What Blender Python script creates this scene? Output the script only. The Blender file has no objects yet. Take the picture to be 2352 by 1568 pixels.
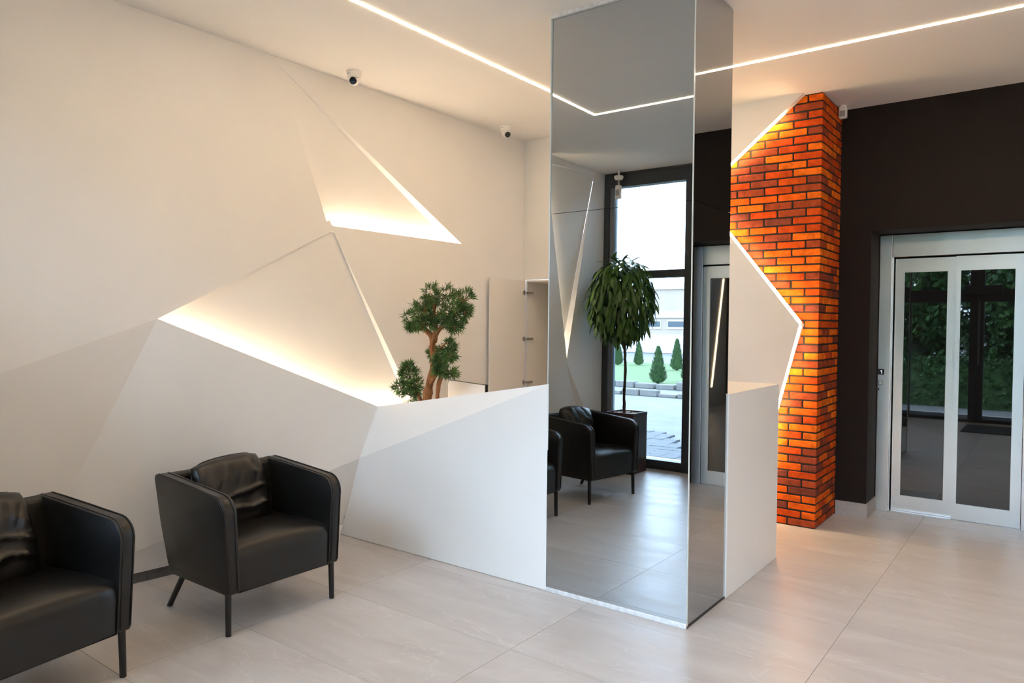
import bpy, bmesh, math, random
from mathutils import Vector, Matrix, noise
from mathutils.geometry import tessellate_polygon

random.seed(7)
S = bpy.context.scene
COL = S.collection
PI = math.pi

# ------------------------------------------------------------------ camera
cam_d = bpy.data.cameras.new('camera')
cam_d.sensor_width = 36.0
cam_d.lens = 1671.92 * 36.0 / 2352.0
cam_d.clip_start = 0.02
cam_d.clip_end = 500
cam = bpy.data.objects.new('camera', cam_d)
COL.objects.link(cam)
_R = Vector((0.79865716, 0.60173384, 0.00794521))
_U = Vector((-0.02175087, 0.01566995, 0.99964061))
_F = Vector((-0.60139309, 0.79854294, -0.02560315))
cam.matrix_world = Matrix(((_R.x, _U.x, -_F.x, 4.04315), (_R.y, _U.y, -_F.y, 0.0), (_R.z, _U.z, -_F.z, 1.5), (0, 0, 0, 1)))
S.camera = cam

# ------------------------------------------------------------------ world: pale overcast sky
world = bpy.data.worlds.new('overcast_sky')
S.world = world
world.use_nodes = True
_bg = world.node_tree.nodes['Background']
_bg.inputs['Color'].default_value = (0.64, 0.775, 1.0, 1)
_bg.inputs['Strength'].default_value = 8.8

# daylight portals on the glazed front (they emit nothing themselves)
for (x0, x1) in ((0.0, 3.1), (3.1, 6.2)):
    pl = bpy.data.lights.new('window_portal', 'AREA')
    pl.shape = 'RECTANGLE'
    pl.size = x1 - x0
    pl.size_y = 3.1
    pl.cycles.is_portal = True
    po = bpy.data.objects.new('window_portal', pl)
    COL.objects.link(po)
    po.location = ((x0 + x1) / 2, -0.30, 1.58)
    po.rotation_euler = (PI / 2, 0, PI)

LED_CEIL = 33.0
LED_WALL = 32.0
LED_EDGE = 27.0
vs = S.view_settings
vs.view_transform = 'Standard'
vs.look = 'None'
vs.exposure = 1.05
vs.gamma = 1.0
vs.use_curve_mapping = False
try:
    S.cycles.max_bounces = 14
    S.cycles.diffuse_bounces = 7
    S.cycles.glossy_bounces = 6
    S.cycles.transparent_max_bounces = 12
    S.cycles.sample_clamp_indirect = 8.0
except Exception:
    pass

# ------------------------------------------------------------------ dimensions
H = 3.189          # ceiling
YC = 3.357         # mirror column front
XC0, XC1, YC2 = 1.772, 2.6035, 3.866
YD = 3.352         # desk front
YW = 5.53          # white back wall
YBR, XBR = 5.588, 2.635   # brick pier
YBL = 6.167        # charcoal wall
YE = 6.508         # lift front
YG = -0.42         # glazing plane
XR = 6.2           # right wall

# ------------------------------------------------------------------ materials
def mat(name, base=(.8, .8, .8), rough=.5, metal=0.0, spec=None, ior=None):
    m = bpy.data.materials.new(name)
    m.use_nodes = True
    b = m.node_tree.nodes['Principled BSDF']
    b.inputs['Base Color'].default_value = (*base, 1)
    b.inputs['Roughness'].default_value = rough
    b.inputs['Metallic'].default_value = metal
    if spec is not None:
        b.inputs['Specular IOR Level'].default_value = spec
    if ior is not None:
        b.inputs['IOR'].default_value = ior
    return m

def nodes(m):
    nt = m.node_tree
    return nt, nt.nodes, nt.links, nt.nodes['Principled BSDF']

def ramp(ns, stops):
    r = ns.new('ShaderNodeValToRGB')
    el = r.color_ramp.elements
    while len(el) < len(stops):
        el.new(0.5)
    for e, (p, c) in zip(el, stops):
        e.position = p
        e.color = (*c, 1) if len(c) == 3 else c
    return r

def noise_node(ns, ls, scale, detail=4, coord='Object', rough=.5, vec_scale=None):
    tc = ns.new('ShaderNodeTexCoord')
    n = ns.new('ShaderNodeTexNoise')
    n.inputs['Scale'].default_value = scale
    n.inputs['Detail'].default_value = detail
    n.inputs['Roughness'].default_value = rough
    if vec_scale:
        mp = ns.new('ShaderNodeMapping')
        mp.inputs['Scale'].default_value = vec_scale
        ls.new(tc.outputs[coord], mp.inputs['Vector'])
        ls.new(mp.outputs['Vector'], n.inputs['Vector'])
    else:
        ls.new(tc.outputs[coord], n.inputs['Vector'])
    return n

def bump(ns, ls, src, b, strength=.1, dist=.01):
    bp = ns.new('ShaderNodeBump')
    bp.inputs['Strength'].default_value = strength
    bp.inputs['Distance'].default_value = dist
    ls.new(src, bp.inputs['Height'])
    ls.new(bp.outputs['Normal'], b.inputs['Normal'])

def noisy(name, c0, c1, rough, scale, bstr=.0, detail=4, metal=0.0, vec_scale=None, bscale=None, bdist=.004):
    m = mat(name, c0, rough, metal)
    nt, ns, ls, b = nodes(m)
    n = noise_node(ns, ls, scale, detail, vec_scale=vec_scale)
    r = ramp(ns, [(.3, c0), (.7, c1)])
    ls.new(n.outputs['Fac'], r.inputs['Fac'])
    ls.new(r.outputs['Color'], b.inputs['Base Color'])
    if bstr:
        n2 = noise_node(ns, ls, bscale or scale * 4, 3)
        bump(ns, ls, n2.outputs['Fac'], b, bstr, bdist)
    return m

def emit(name, col, strength):
    m = bpy.data.materials.new(name)
    m.use_nodes = True
    nt = m.node_tree
    nt.nodes.remove(nt.nodes['Principled BSDF'])
    e = nt.nodes.new('ShaderNodeEmission')
    e.inputs['Color'].default_value = (*col, 1)
    e.inputs['Strength'].default_value = strength
    nt.links.new(e.outputs[0], nt.nodes['Material Output'].inputs['Surface'])
    return m

M = {}
M['wall'] = noisy('white_wall_paint', (.80, .785, .77), (.83, .815, .80), .62, 2.2, .05, bscale=180)
M['ceiling'] = noisy('white_ceiling_paint', (.81, .79, .77), (.84, .82, .80), .7, 1.5, .04, bscale=160)
M['desk'] = noisy('white_laminate', (.84, .835, .83), (.86, .855, .85), .38, 1.5)
M['charcoal'] = noisy('charcoal_wall_paint', (.0085, .0050, .0050), (.0115, .0068, .0066), .7, 6, .10, bscale=120)
M['charcoal'].node_tree.nodes['Principled BSDF'].inputs['Specular IOR Level'].default_value = .28
M['grout'] = mat('tile_grout', (.33, .30, .28), .8)
M['skirt_grey'] = noisy('grey_tile_skirting', (.36, .35, .35), (.43, .42, .41), .6, 60)
M['skirt_dark'] = noisy('dark_tile_skirting', (.085, .082, .085), (.11, .105, .105), .6, 30)
M['frame'] = mat('anthracite_aluminium', (.030, .035, .044), .42)
M['frame_grey'] = mat('grey_frame_edge', (.16, .18, .21), .4)
M['steel'] = mat('brushed_steel', (.90, .94, .98), .32, 1.0)
_nt, _ns, _ls, _b = nodes(M['steel'])
_n = noise_node(_ns, _ls, 8, 5, vec_scale=(1, 1, 60))
_r = ramp(_ns, [(.3, (.30, .30, .30)), (.7, (.40, .40, .40))])
_ls.new(_n.outputs['Fac'], _r.inputs['Fac'])
_ls.new(_r.outputs['Color'], _b.inputs['Roughness'])
M['aluminium'] = mat('aluminium_profile', (.75, .76, .78), .3, 1.0)
M['lift_glass'] = mat('dark_lift_glass', (.006, .007, .009), .015, 0, None, 2.0)
M['mirror'] = mat('grey_tinted_mirror', (.50, .53, .55), .012, 1.0)
_nt, _ns, _ls, _b = nodes(M['mirror'])
_n = noise_node(_ns, _ls, 3.0, 6, rough=.7)
_r = ramp(_ns, [(.55, (.006, .006, .006)), (.85, (.035, .035, .035))])
_ls.new(_n.outputs['Fac'], _r.inputs['Fac'])
_ls.new(_r.outputs['Color'], _b.inputs['Roughness'])
M['mirror_edge'] = mat('bright_glass_edge', (.75, .82, .84), .25)
M['silicone'] = noisy('white_silicone', (.82, .83, .84), (.6, .6, .62), .4, 40, .3, bscale=60)
M['black_metal'] = mat('black_powder_coat', (.008, .008, .009), .42)
M['black_plastic'] = mat('black_plastic', (.010, .010, .011), .3)
M['white_plastic'] = mat('white_plastic', (.82, .80, .78), .35)
M['lens'] = mat('camera_lens', (.01, .012, .02), .06)
M['grey_plastic'] = mat('grey_plastic', (.35, .34, .33), .4)
M['cabinet'] = mat('cream_cabinet', (.78, .75, .71), .45)
M['hinge'] = mat('nickel_hinge', (.45, .40, .36), .35, 1.0)
M['screen_white'] = mat('white_gloss_back', (.85, .84, .85), .18)
M['led_ceil'] = emit('warm_ceiling_led', (1.0, .74, .47), LED_CEIL)
M['led_wall'] = emit('warm_cove_led', (1.0, .76, .50), LED_WALL)
M['led_edge'] = emit('warm_edge_led', (1.0, .72, .38), LED_EDGE)
M['display'] = emit('display_digit', (.75, .82, 1.0), .55)
M['mat_fibre'] = noisy('dark_mat_fibre', (.012, .012, .013), (.03, .03, .032), .9, 200, .5)

# leather: near black, soft sheen, fine grain
m = mat('black_leather', (.0065, .006, .0062), .36)
nt, ns, ls, b = nodes(m)
n = noise_node(ns, ls, 5, 4)
r = ramp(ns, [(.3, (.29, .29, .29)), (.7, (.42, .42, .42))])
ls.new(n.outputs['Fac'], r.inputs['Fac']); ls.new(r.outputs['Color'], b.inputs['Roughness'])
v = ns.new('ShaderNodeTexVoronoi'); v.inputs['Scale'].default_value = 420
tc = ns.new('ShaderNodeTexCoord'); ls.new(tc.outputs['Object'], v.inputs['Vector'])
bump(ns, ls, v.outputs['Distance'], b, .08, .002)
M['leather'] = m

# porcelain floor tile with faint drifting streaks
m = mat('greige_porcelain_tile', (.5, .45, .42), .36)
nt, ns, ls, b = nodes(m)
geo = ns.new('ShaderNodeNewGeometry')
mp = ns.new('ShaderNodeMapping'); mp.inputs['Scale'].default_value = (.55, 2.2, 1)
mp.inputs['Rotation'].default_value = (0, 0, .18)
ls.new(geo.outputs['Position'], mp.inputs['Vector'])
oi = ns.new('ShaderNodeObjectInfo')
addv = ns.new('ShaderNodeVectorMath'); addv.operation = 'ADD'
sc = ns.new('ShaderNodeMath'); sc.operation = 'MULTIPLY'; sc.inputs[1].default_value = 40
ls.new(oi.outputs['Random'], sc.inputs[0]); ls.new(mp.outputs['Vector'], addv.inputs[0])
cmb = ns.new('ShaderNodeCombineXYZ'); ls.new(sc.outputs[0], cmb.inputs['Z']); ls.new(cmb.outputs[0], addv.inputs[1])
n1 = ns.new('ShaderNodeTexNoise'); n1.inputs['Scale'].default_value = 2.4; n1.inputs['Detail'].default_value = 8; n1.inputs['Roughness'].default_value = .62
n1.inputs['Distortion'].default_value = .8
ls.new(addv.outputs[0], n1.inputs['Vector'])
r1 = ramp(ns, [(.28, (.465, .435, .428)), (.5, (.525, .497, .49)), (.72, (.59, .567, .56))])
ls.new(n1.outputs['Fac'], r1.inputs['Fac'])
n2 = ns.new('ShaderNodeTexNoise'); n2.inputs['Scale'].default_value = 1.1; n2.inputs['Detail'].default_value = 5
n2.inputs['Distortion'].default_value = 2.2
ls.new(addv.outputs[0], n2.inputs['Vector'])
r2 = ramp(ns, [(.492, (0, 0, 0)), (.5, (.35, .35, .35)), (.508, (0, 0, 0))])
ls.new(n2.outputs['Fac'], r2.inputs['Fac'])
mx = ns.new('ShaderNodeMix'); mx.data_type = 'RGBA'
ls.new(r2.outputs['Color'], mx.inputs['Factor']); ls.new(r1.outputs['Color'], mx.inputs['A'])
mx.inputs['B'].default_value = (.72, .69, .67, 1)
ls.new(mx.outputs['Result'], b.inputs['Base Color'])
r3 = ramp(ns, [(.3, (.31, .31, .31)), (.7, (.43, .43, .43))])
ls.new(n1.outputs['Fac'], r3.inputs['Fac']); ls.new(r3.outputs['Color'], b.inputs['Roughness'])
bump(ns, ls, n1.outputs['Fac'], b, .10, .006)
M['tile'] = m

# brick: every brick its own fired tone plus mottling
def brick_mat(name):
    m = mat(name, (.4, .1, .04), .85, 0, .2)
    nt, ns, ls, b = nodes(m)
    oi = ns.new('ShaderNodeObjectInfo')
    r = ramp(ns, [(0.0, (.64, .100, .004)), (.22, (.50, .058, .004)), (.42, (.26, .046, .018)), (.56, (.68, .135, .006)),
                  (.72, (.18, .040, .024)), (.82, (.55, .072, .004)), (.93, (.30, .050, .015))])
    r.color_ramp.interpolation = 'CONSTANT'
    ls.new(oi.outputs['Random'], r.inputs['Fac'])
    geo = ns.new('ShaderNodeNewGeometry')
    n = ns.new('ShaderNodeTexNoise'); n.inputs['Scale'].default_value = 16; n.inputs['Detail'].default_value = 6; n.inputs['Roughness'].default_value = .65
    ls.new(geo.outputs['Position'], n.inputs['Vector'])
    hs = ns.new('ShaderNodeHueSaturation')
    mr = ns.new('ShaderNodeMapRange'); mr.inputs['From Min'].default_value = .3; mr.inputs['From Max'].default_value = .7
    mr.inputs['To Min'].default_value = .62; mr.inputs['To Max'].default_value = 1.35
    ls.new(n.outputs['Fac'], mr.inputs['Value']); ls.new(mr.outputs[0], hs.inputs['Value'])
    ls.new(r.outputs['Color'], hs.inputs['Color'])
    ls.new(hs.outputs['Color'], b.inputs['Base Color'])
    n2 = ns.new('ShaderNodeTexNoise'); n2.inputs['Scale'].default_value = 90; n2.inputs['Detail'].default_value = 4
    ls.new(geo.outputs['Position'], n2.inputs['Vector'])
    bump(ns, ls, n2.outputs['Fac'], b, .35, .006)
    return m
M['brick'] = brick_mat('fired_brick')
M['mortar'] = noisy('dark_mortar', (.012, .010, .009), (.022, .018, .016), .9, 60, .4, bscale=150)

def leafmat(name, c0, c1, rough, rand=True):
    m = mat(name, c0, rough)
    nt, ns, ls, b = nodes(m)
    geo = ns.new('ShaderNodeNewGeometry')
    n = ns.new('ShaderNodeTexNoise'); n.inputs['Scale'].default_value = 9; n.inputs['Detail'].default_value = 3
    ls.new(geo.outputs['Position'], n.inputs['Vector'])
    ad = ns.new('ShaderNodeMath'); ad.operation = 'ADD'
    ls.new(n.outputs['Fac'], ad.inputs[0])
    mu = ns.new('ShaderNodeMath'); mu.operation = 'MULTIPLY_ADD'; mu.inputs[1].default_value = .5; mu.inputs[2].default_value = -.25
    ls.new(geo.outputs['Random Per Island'], mu.inputs[0]); ls.new(mu.outputs[0], ad.inputs[1])
    r = ramp(ns, [(.25, c0), (.75, c1)])
    ls.new(ad.outputs[0], r.inputs['Fac']); ls.new(r.outputs['Color'], b.inputs['Base Color'])
    return m
M['needle'] = leafmat('bonsai_green', (.022, .062, .016), (.115, .225, .055), .45)
M['leaf'] = leafmat('glossy_leaf_green', (.018, .060, .012), (.075, .17, .025), .35)
M['conifer'] = leafmat('thuja_green', (.018, .050, .014), (.045, .105, .028), .7)
M['tree_leaf'] = leafmat('dark_tree_green', (.012, .040, .010), (.06, .14, .03), .6)
M['bonsai_bark'] = noisy('reddish_bark', (.11, .040, .014), (.33, .135, .042), .75, 14, .9, vec_scale=(6, 6, 1), bscale=40, bdist=.01)
M['bark'] = noisy('dark_bark', (.018, .013, .010), (.05, .036, .026), .8, 20, .6, bscale=60)
M['planter'] = noisy('dark_brown_planter', (.030, .012, .012), (.045, .020, .018), .5, 12)
M['pebble'] = noisy('white_pebbles', (.45, .44, .42), (.75, .74, .72), .7, 40)
M['pot'] = noisy('grey_pot', (.25, .24, .23), (.33, .32, .30), .6, 20)
M['grass'] = noisy('lawn_green', (.045, .085, .020), (.075, .12, .035), .9, 6, .5, bscale=80)
M['asphalt'] = noisy('pale_asphalt', (.11, .11, .11), (.15, .15, .148), .9, 3, .3, bscale=60)
M['paver'] = noisy('grey_paver', (.050, .054, .060), (.085, .088, .095), .8, 8, .4, bscale=50)
M['stone'] = noisy('pale_kerb_stone', (.11, .105, .10), (.16, .155, .145), .85, 5, .4, bscale=30)
M['peach'] = noisy('peach_render', (.30, .24, .19), (.34, .27, .22), .9, 1)
M['bldg_white'] = mat('white_render', (.42, .41, .40), .8)
M['bldg_glass'] = mat('building_window', (.05, .065, .08), .6)

# architectural glass: fresnel-weighted mirror over clear transmission
m = bpy.data.materials.new('clear_glazing')
m.use_nodes = True
nt = m.node_tree; ns = nt.nodes; ls = nt.links
ns.remove(ns['Principled BSDF'])
tr = ns.new('ShaderNodeBsdfTransparent'); tr.inputs['Color'].default_value = (.90, .95, .95, 1)
gl = ns.new('ShaderNodeBsdfGlossy'); gl.inputs['Roughness'].default_value = .01
fr = ns.new('ShaderNodeFresnel'); fr.inputs['IOR'].default_value = 1.45
mixs = ns.new('ShaderNodeMixShader')
ls.new(fr.outputs[0], mixs.inputs[0]); ls.new(tr.outputs[0], mixs.inputs[1]); ls.new(gl.outputs[0], mixs.inputs[2])
ls.new(mixs.outputs[0], ns['Material Output'].inputs['Surface'])
M['glass'] = m

# ------------------------------------------------------------------ mesh helpers
class MB:
    def __init__(s):
        s.v = []; s.f = []
    def add(s, vs_, fs_):
        o = len(s.v); s.v += [tuple(v) for v in vs_]; s.f += [tuple(i + o for i in f) for f in fs_]; return s
    def box(s, x0, x1, y0, y1, z0, z1):
        return s.add([(x0, y0, z0), (x1, y0, z0), (x1, y1, z0), (x0, y1, z0), (x0, y0, z1), (x1, y0, z1), (x1, y1, z1), (x0, y1, z1)],
                     [(0, 3, 2, 1), (4, 5, 6, 7), (0, 1, 5, 4), (1, 2, 6, 5), (2, 3, 7, 6), (3, 0, 4, 7)])
    def poly(s, pts):
        """flat polygon (any winding)"""
        t = tessellate_polygon([[Vector(p) for p in pts]])
        return s.add(pts, t)
    def prism(s, pts, ax, d0, d1):
        """2-D outline pts extruded along axis ax between d0 and d1"""
        def mk(a, b, d):
            return (d, a, b) if ax == 0 else ((a, d, b) if ax == 1 else (a, b, d))
        n = len(pts)
        vv = [mk(a, b, d0) for a, b in pts] + [mk(a, b, d1) for a, b in pts]
        t = tessellate_polygon([[Vector((a, b, 0)) for a, b in pts]])
        ff = [tuple(x) for x in t] + [tuple(i + n for i in reversed(x)) for x in t]
        ff += [(i, (i + 1) % n, (i + 1) % n + n, i + n) for i in range(n)]
        return s.add(vv, ff)
    def bar(s, a, b, w, h, up=(0, 0, 1)):
        """rectangular bar from a to b, width w sideways, height h along up"""
        a, b = Vector(a), Vector(b); d = (b - a).normalized()
        side = d.cross(Vector(up)).normalized(); u = side.cross(d).normalized()
        vv = []
        for p in (a, b):
            for i, j in ((-1, -1), (1, -1), (1, 1), (-1, 1)):
                vv.append(p + side * (i * w / 2) + u * (j * h / 2))
        return s.add(vv, [(0, 1, 2, 3), (7, 6, 5, 4), (0, 4, 5, 1), (1, 5, 6, 2), (2, 6, 7, 3), (3, 7, 4, 0)])
    def tube(s, pts, rad, n=10):
        """pts path with radius per point"""
        pts = [Vector(p) for p in pts]
        if not hasattr(rad, '__len__'): rad = [rad] * len(pts)
        o = []
        ref = Vector((0.31, 0.87, 0.21))
        for i, p in enumerate(pts):
            d = (pts[min(i + 1, len(pts) - 1)] - pts[max(i - 1, 0)]).normalized()
            a = d.cross(ref).normalized(); b_ = d.cross(a)
            o += [p + (a * math.cos(2 * PI * k / n) + b_ * math.sin(2 * PI * k / n)) * rad[i] for k in range(n)]
        f = []
        for i in range(len(pts) - 1):
            for k in range(n):
                f.append((i * n + k, i * n + (k + 1) % n, (i + 1) * n + (k + 1) % n, (i + 1) * n + k))
        f.append(tuple(range(n - 1, -1, -1))); f.append(tuple(range((len(pts) - 1) * n, len(pts) * n)))
        return s.add(o, f)
    def lathe(s, prof, c=(0, 0, 0), n=24, axis=None):
        """prof list of (r, z)"""
        q = Vector((0, 0, 1)).rotation_difference(Vector(axis).normalized()) if axis else None
        o = []
        for r_, z in prof:
            for k in range(n):
                p = Vector((r_ * math.cos(2 * PI * k / n), r_ * math.sin(2 * PI * k / n), z))
                if q: p = q @ p
                o.append(p + Vector(c))
        f = []
        for i in range(len(prof) - 1):
            for k in range(n):
                f.append((i * n + k, i * n + (k + 1) % n, (i + 1) * n + (k + 1) % n, (i + 1) * n + k))
        f.append(tuple(range(n - 1, -1, -1))); f.append(tuple(range((len(prof) - 1) * n, len(prof) * n)))
        return s.add(o, f)
    def mesh(s, name, fix=True):
        me = bpy.data.meshes.new(name)
        me.from_pydata(s.v, [], s.f); me.update()
        if fix:
            bm = bmesh.new(); bm.from_mesh(me)
            bmesh.ops.recalc_face_normals(bm, faces=bm.faces)
            bm.to_mesh(me); bm.free()
        return me
    def build(s, name, material, parent=None, bevel=0, seg=2, smooth=False, fix=True, weld=False):
        me = s.mesh(name, fix)
        if weld or bevel:
            bm = bmesh.new(); bm.from_mesh(me)
            bmesh.ops.remove_doubles(bm, verts=bm.verts, dist=1e-5)
            if bevel:
                bmesh.ops.bevel(bm, geom=[e for e in bm.edges if len(e.link_faces) == 2 and e.calc_face_angle(0) > .5],
                                offset=bevel, segments=seg, profile=.5, affect='EDGES', clamp_overlap=True)
            bm.to_mesh(me); bm.free()
        if smooth:
            for p in me.polygons: p.use_smooth = True
        me.materials.append(material)
        o = bpy.data.objects.new(name, me)
        COL.objects.link(o)
        if parent: o.parent = parent
        return o

def tag(o, label=None, cat=None, group=None, kind=None):
    if label: o['label'] = label
    if cat: o['category'] = cat
    if group: o['group'] = group
    if kind: o['kind'] = kind
    return o

def empty(name, loc=(0, 0, 0), rz=0, label=None, cat=None, group=None):
    o = bpy.data.objects.new(name, None); COL.objects.link(o)
    o.empty_display_size = .1
    o.location = loc; o.rotation_euler = (0, 0, rz)
    return tag(o, label, cat, group)

def copy_tree(o, parent=None):
    c = o.copy(); COL.objects.link(c); c.parent = parent
    for ch in list(o.children): copy_tree(ch, c)
    return c

def struct(o):
    o['kind'] = 'structure'; return o

def link(name, me, parent, loc=None, material=None):
    o = bpy.data.objects.new(name, me); COL.objects.link(o); o.parent = parent
    if loc is not None: o.location = loc
    return o

# ================================================================== SETTING
# ---- floor: grout bed with single porcelain tiles
floor = struct(MB().box(-.45, XR + .1, YG - .06, 7.0, -.12, -.004).build('floor', M['grout']))
JX, JY = 1.165, .6035
xs = [.890 + JX * k for k in range(-1, 5)]
xs[0] = -.30
xs.append(XR)
ys = [3.2465 + JY * k for k in range(-7, 7)]
ys = [YG - .05] + [y for y in ys if y > YG + .1] + [6.75]
tile_mesh = {}
for i in range(len(xs) - 1):
    for j in range(len(ys) - 1):
        w, d = xs[i + 1] - xs[i] - .002, ys[j + 1] - ys[j] - .002
        key = (round(w, 3), round(d, 3))
        if key not in tile_mesh:
            me = MB().box(-w / 2, w / 2, -d / 2, d / 2, -.004, 0).mesh('tile'); me.materials.append(M['tile']); tile_mesh[key] = me
        t = link('tile', tile_mesh[key], floor, ((xs[i] + xs[i + 1]) / 2, (ys[j] + ys[j + 1]) / 2, 0))

# ---- ceiling
ceiling = struct(MB().box(-.45, XR + .1, YG - .06, 7.0, H, H + .15).build('ceiling', M['ceiling']))

# ---- left wall: flat field with triangular lit recesses and folded facets
A = (0, 2.065, 1.507); P_ = (0, 2.856, 3.139); Q = (0, 3.250, 2.162); R_ = (0, 4.651, 2.161)
Q2 = (0, 3.296, 2.130); S3 = (0, 4.637, 0.0)
B = (.269, 3.47, .913); D1 = (.216, 3.352, .562); D0 = (.03, 3.352, .07); E_ = (-.18, 1.418, .06)
K = (0, .789, 1.056); V = (0, .353, 1.110); W_ = (-.12, -.30, .06); CR = (0, YG - .05, .0)
U1 = (0, -.133, 3.148); U2 = (0, .795, 3.10); V2 = (0, .362, 1.165)
TR = (XC0 + .004, YD, 1.161)

mb = MB()
outer = [(0, YG - .05, H), (0, 5.95, H), (0, 5.95, 0), S3, Q2, A, K, V, CR]
loops = [[Vector(p) for p in outer], [Vector(p) for p in (P_, Q, R_)], [Vector(p) for p in (U1, V2, U2)]]
flat = [p for l in loops for p in l]
mb.add(flat, tessellate_polygon(loops))
wall_left = struct(mb.build('wall_left', M['wall'], fix=False))
struct(MB().box(-.45, -.33, YG - .05, 6.0, 0, H).build('wall_backing', M['wall'], wall_left))

# lower grey-looking fold (leans in towards its foot)
mb = MB()
mb.add([A, K, E_], [(0, 1, 2)]); mb.add([K, W_, E_], [(0, 1, 2)]); mb.add([K, V, W_], [(0, 1, 2)]); mb.add([V, CR, W_], [(0, 1, 2)])
mb.build('wall_facet', M['wall'], wall_left)
# big overhanging facet under the cove: bilinear sheet A-B-D1-E
def bil(a, b, c, d, n):
    a, b, c, d = map(Vector, (a, b, c, d)); vv = []; ff = []
    for i in range(n + 1):
        for j in range(n + 1):
            s_, t_ = i / n, j / n
            vv.append((a * (1 - s_) + b * s_) * (1 - t_) + (d * (1 - s_) + c * s_) * t_)
    for i in range(n):
        for j in range(n):
            k = i * (n + 1) + j; ff.append((k, k + 1, k + n + 2, k + n + 1))
    return vv, ff
mb = MB(); mb.add(*bil(A, B, D1, E_, 10))
o = mb.build('wall_facet', M['wall'], wall_left, smooth=True)
mb = MB(); mb.add([E_, D1, D0], [(0, 1, 2)])
mb.build('wall_facet', M['wall'], wall_left)
# recess floors and reveals
def rx(z): return -.004 - .062 * max(0, 2.136 - z)
mb = MB()
pts = [(3.27, 2.20), (4.70, .30), (3.30, .30), (1.90, 1.20), (1.95, 1.56)]
mb.add([(rx(z), y, z) for y, z in pts], tessellate_polygon([[Vector((0, y, z)) for y, z in pts]]))
mb.build('recess_panel', M['wall'], wall_left)
mb = MB()
mb.add([Q2, S3, (rx(0.0), S3[1], S3[2])], [(0, 1, 2)])
mb.add([Q2, A, (rx(A[2]), A[1], A[2])], [(0, 1, 2)])
mb.build('recess_reveal', M['wall'], wall_left)
# closing shelf under the lower cove, a little below its lip
sh = lambda p, dx, dz: (p[0] + dx, p[1], p[2] + dz)
mb = MB(); mb.add([sh(A, 0, -.05), (B[0] - .04, B[1] - .02, B[2] - .085), (rx(.82), 3.45, .825), (rx(.82), 4.5, .82), (-.09, 2.07, 1.42)], [(0, 1, 2), (0, 2, 4)])
mb.build('cove_shelf', M['wall'], wall_left)
# upper recess
dU = .075
mb = MB()
qb = (-dU, Q[1], Q[2] - .05); rb = (-dU, R_[1] + .03, R_[2] - .05)
mb.add([(-.001, P_[1], P_[2]), qb, rb], [(0, 1, 2)])
mb.build('recess_panel', M['wall'], wall_left)
mb = MB()
mb.add([P_, R_, rb], [(0, 1, 2)]); mb.add([P_, Q, qb], [(0, 1, 2)]); mb.add([sh(Q, 0, -.045), sh(R_, 0, -.045), rb, qb], [(0, 1, 2, 3)])
mb.build('recess_reveal', M['wall'], wall_left)
# recess near the shop front
mb = MB()
vb = (-.08, V2[1] + .03, V2[2] - .06)
mb.add([(-.002, U1[1], U1[2]), vb, (-.075, U2[1] + .10, U2[2])], [(0, 1, 2)])
mb.build('recess_panel', M['wall'], wall_left)
mb = MB(); mb.add([U1, V2, vb], [(0, 1, 2)]); mb.add([U1, U2, (-.075, U2[1] + .10, U2[2])], [(0, 1, 2)])
mb.build('recess_reveal', M['wall'], wall_left)

# dark tile skirting set back under the wall
bb = struct(MB().box(-.33, -.20, YG, 3.34, 0, .065).build('baseboard_left', M['skirt_dark']))
foot = [(-.14, YG), (-.14, -.30), (-.195, 1.418), (.000, 3.342)]
for a, b in zip(foot[:-1], foot[1:]):
    a, b = Vector((*a, 0)), Vector((*b, 0)); d = b - a; n_ = max(1, round(d.length / .6))
    for k in range(n_):
        p, q = a + d * (k / n_) + d.normalized() * .0015, a + d * ((k + 1) / n_) - d.normalized() * .0015
        MB().bar(p + Vector((0, 0, .034)), q + Vector((0, 0, .034)), .010, .066).build('skirting_tile', M['skirt_dark'], bb)

# ---- back wall behind the desk with the cut-out edge over the brick pier
N_ = (1.717, 2.53)
X1 = (2.530, 5.47, 1.504); XA = (1.40, 5.53, 1.035); XB = (2.364, 5.53, .934)
CX0, CX1, CZ = .035, 1.20, 1.90      # cupboard opening
back = MB()
outer = [(-.1, H), (2.512, H), N_, (2.51, 1.505), (1.40, 1.035), (1.40, 0), (-.1, 0)]
hole = [(CX0, .0001), (CX1, .0001), (CX1, CZ), (CX0, CZ)]
loops = [[Vector((x, YW, z)) for x, z in [(-.1, H), (2.512, H), N_, (2.51, 1.505), (1.40, 1.035), (1.40, 0), (CX1, 0), (CX1, CZ), (CX0, CZ), (CX0, 0), (-.1, 0)]]]
back.add(loops[0], tessellate_polygon(loops))
wall_back = struct(back.build('wall_back', M['wall'], fix=False))
# raised facet, lower facet and the edge reveals
mb = MB()
mb.add([(N_[0], YW, N_[1]), X1, XA], [(0, 1, 2)])
mb.build('wall_facet', M['wall'], wall_back)
mb = MB()
xb0 = (2.125, 5.565, 0.0)
mb.add([X1, XB, xb0, (1.40, YW + .05, 0), XA], [(0, 1, 2), (0, 2, 3), (0, 3, 4)])
mb.build('wall_facet', M['wall'], wall_back)
mb = MB()
yr = YBR + .01
def rev(a, b):
    mb.add([a, b, (b[0], yr, b[2]), (a[0], yr, a[2])], [(0, 1, 2, 3)])
rev((2.512, YW, H), (N_[0], YW, N_[1])); rev((N_[0], YW, N_[1]), X1); rev(X1, XB); rev(XB, xb0)
mb.build('edge_reveal', M['wall'], wall_back)

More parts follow.
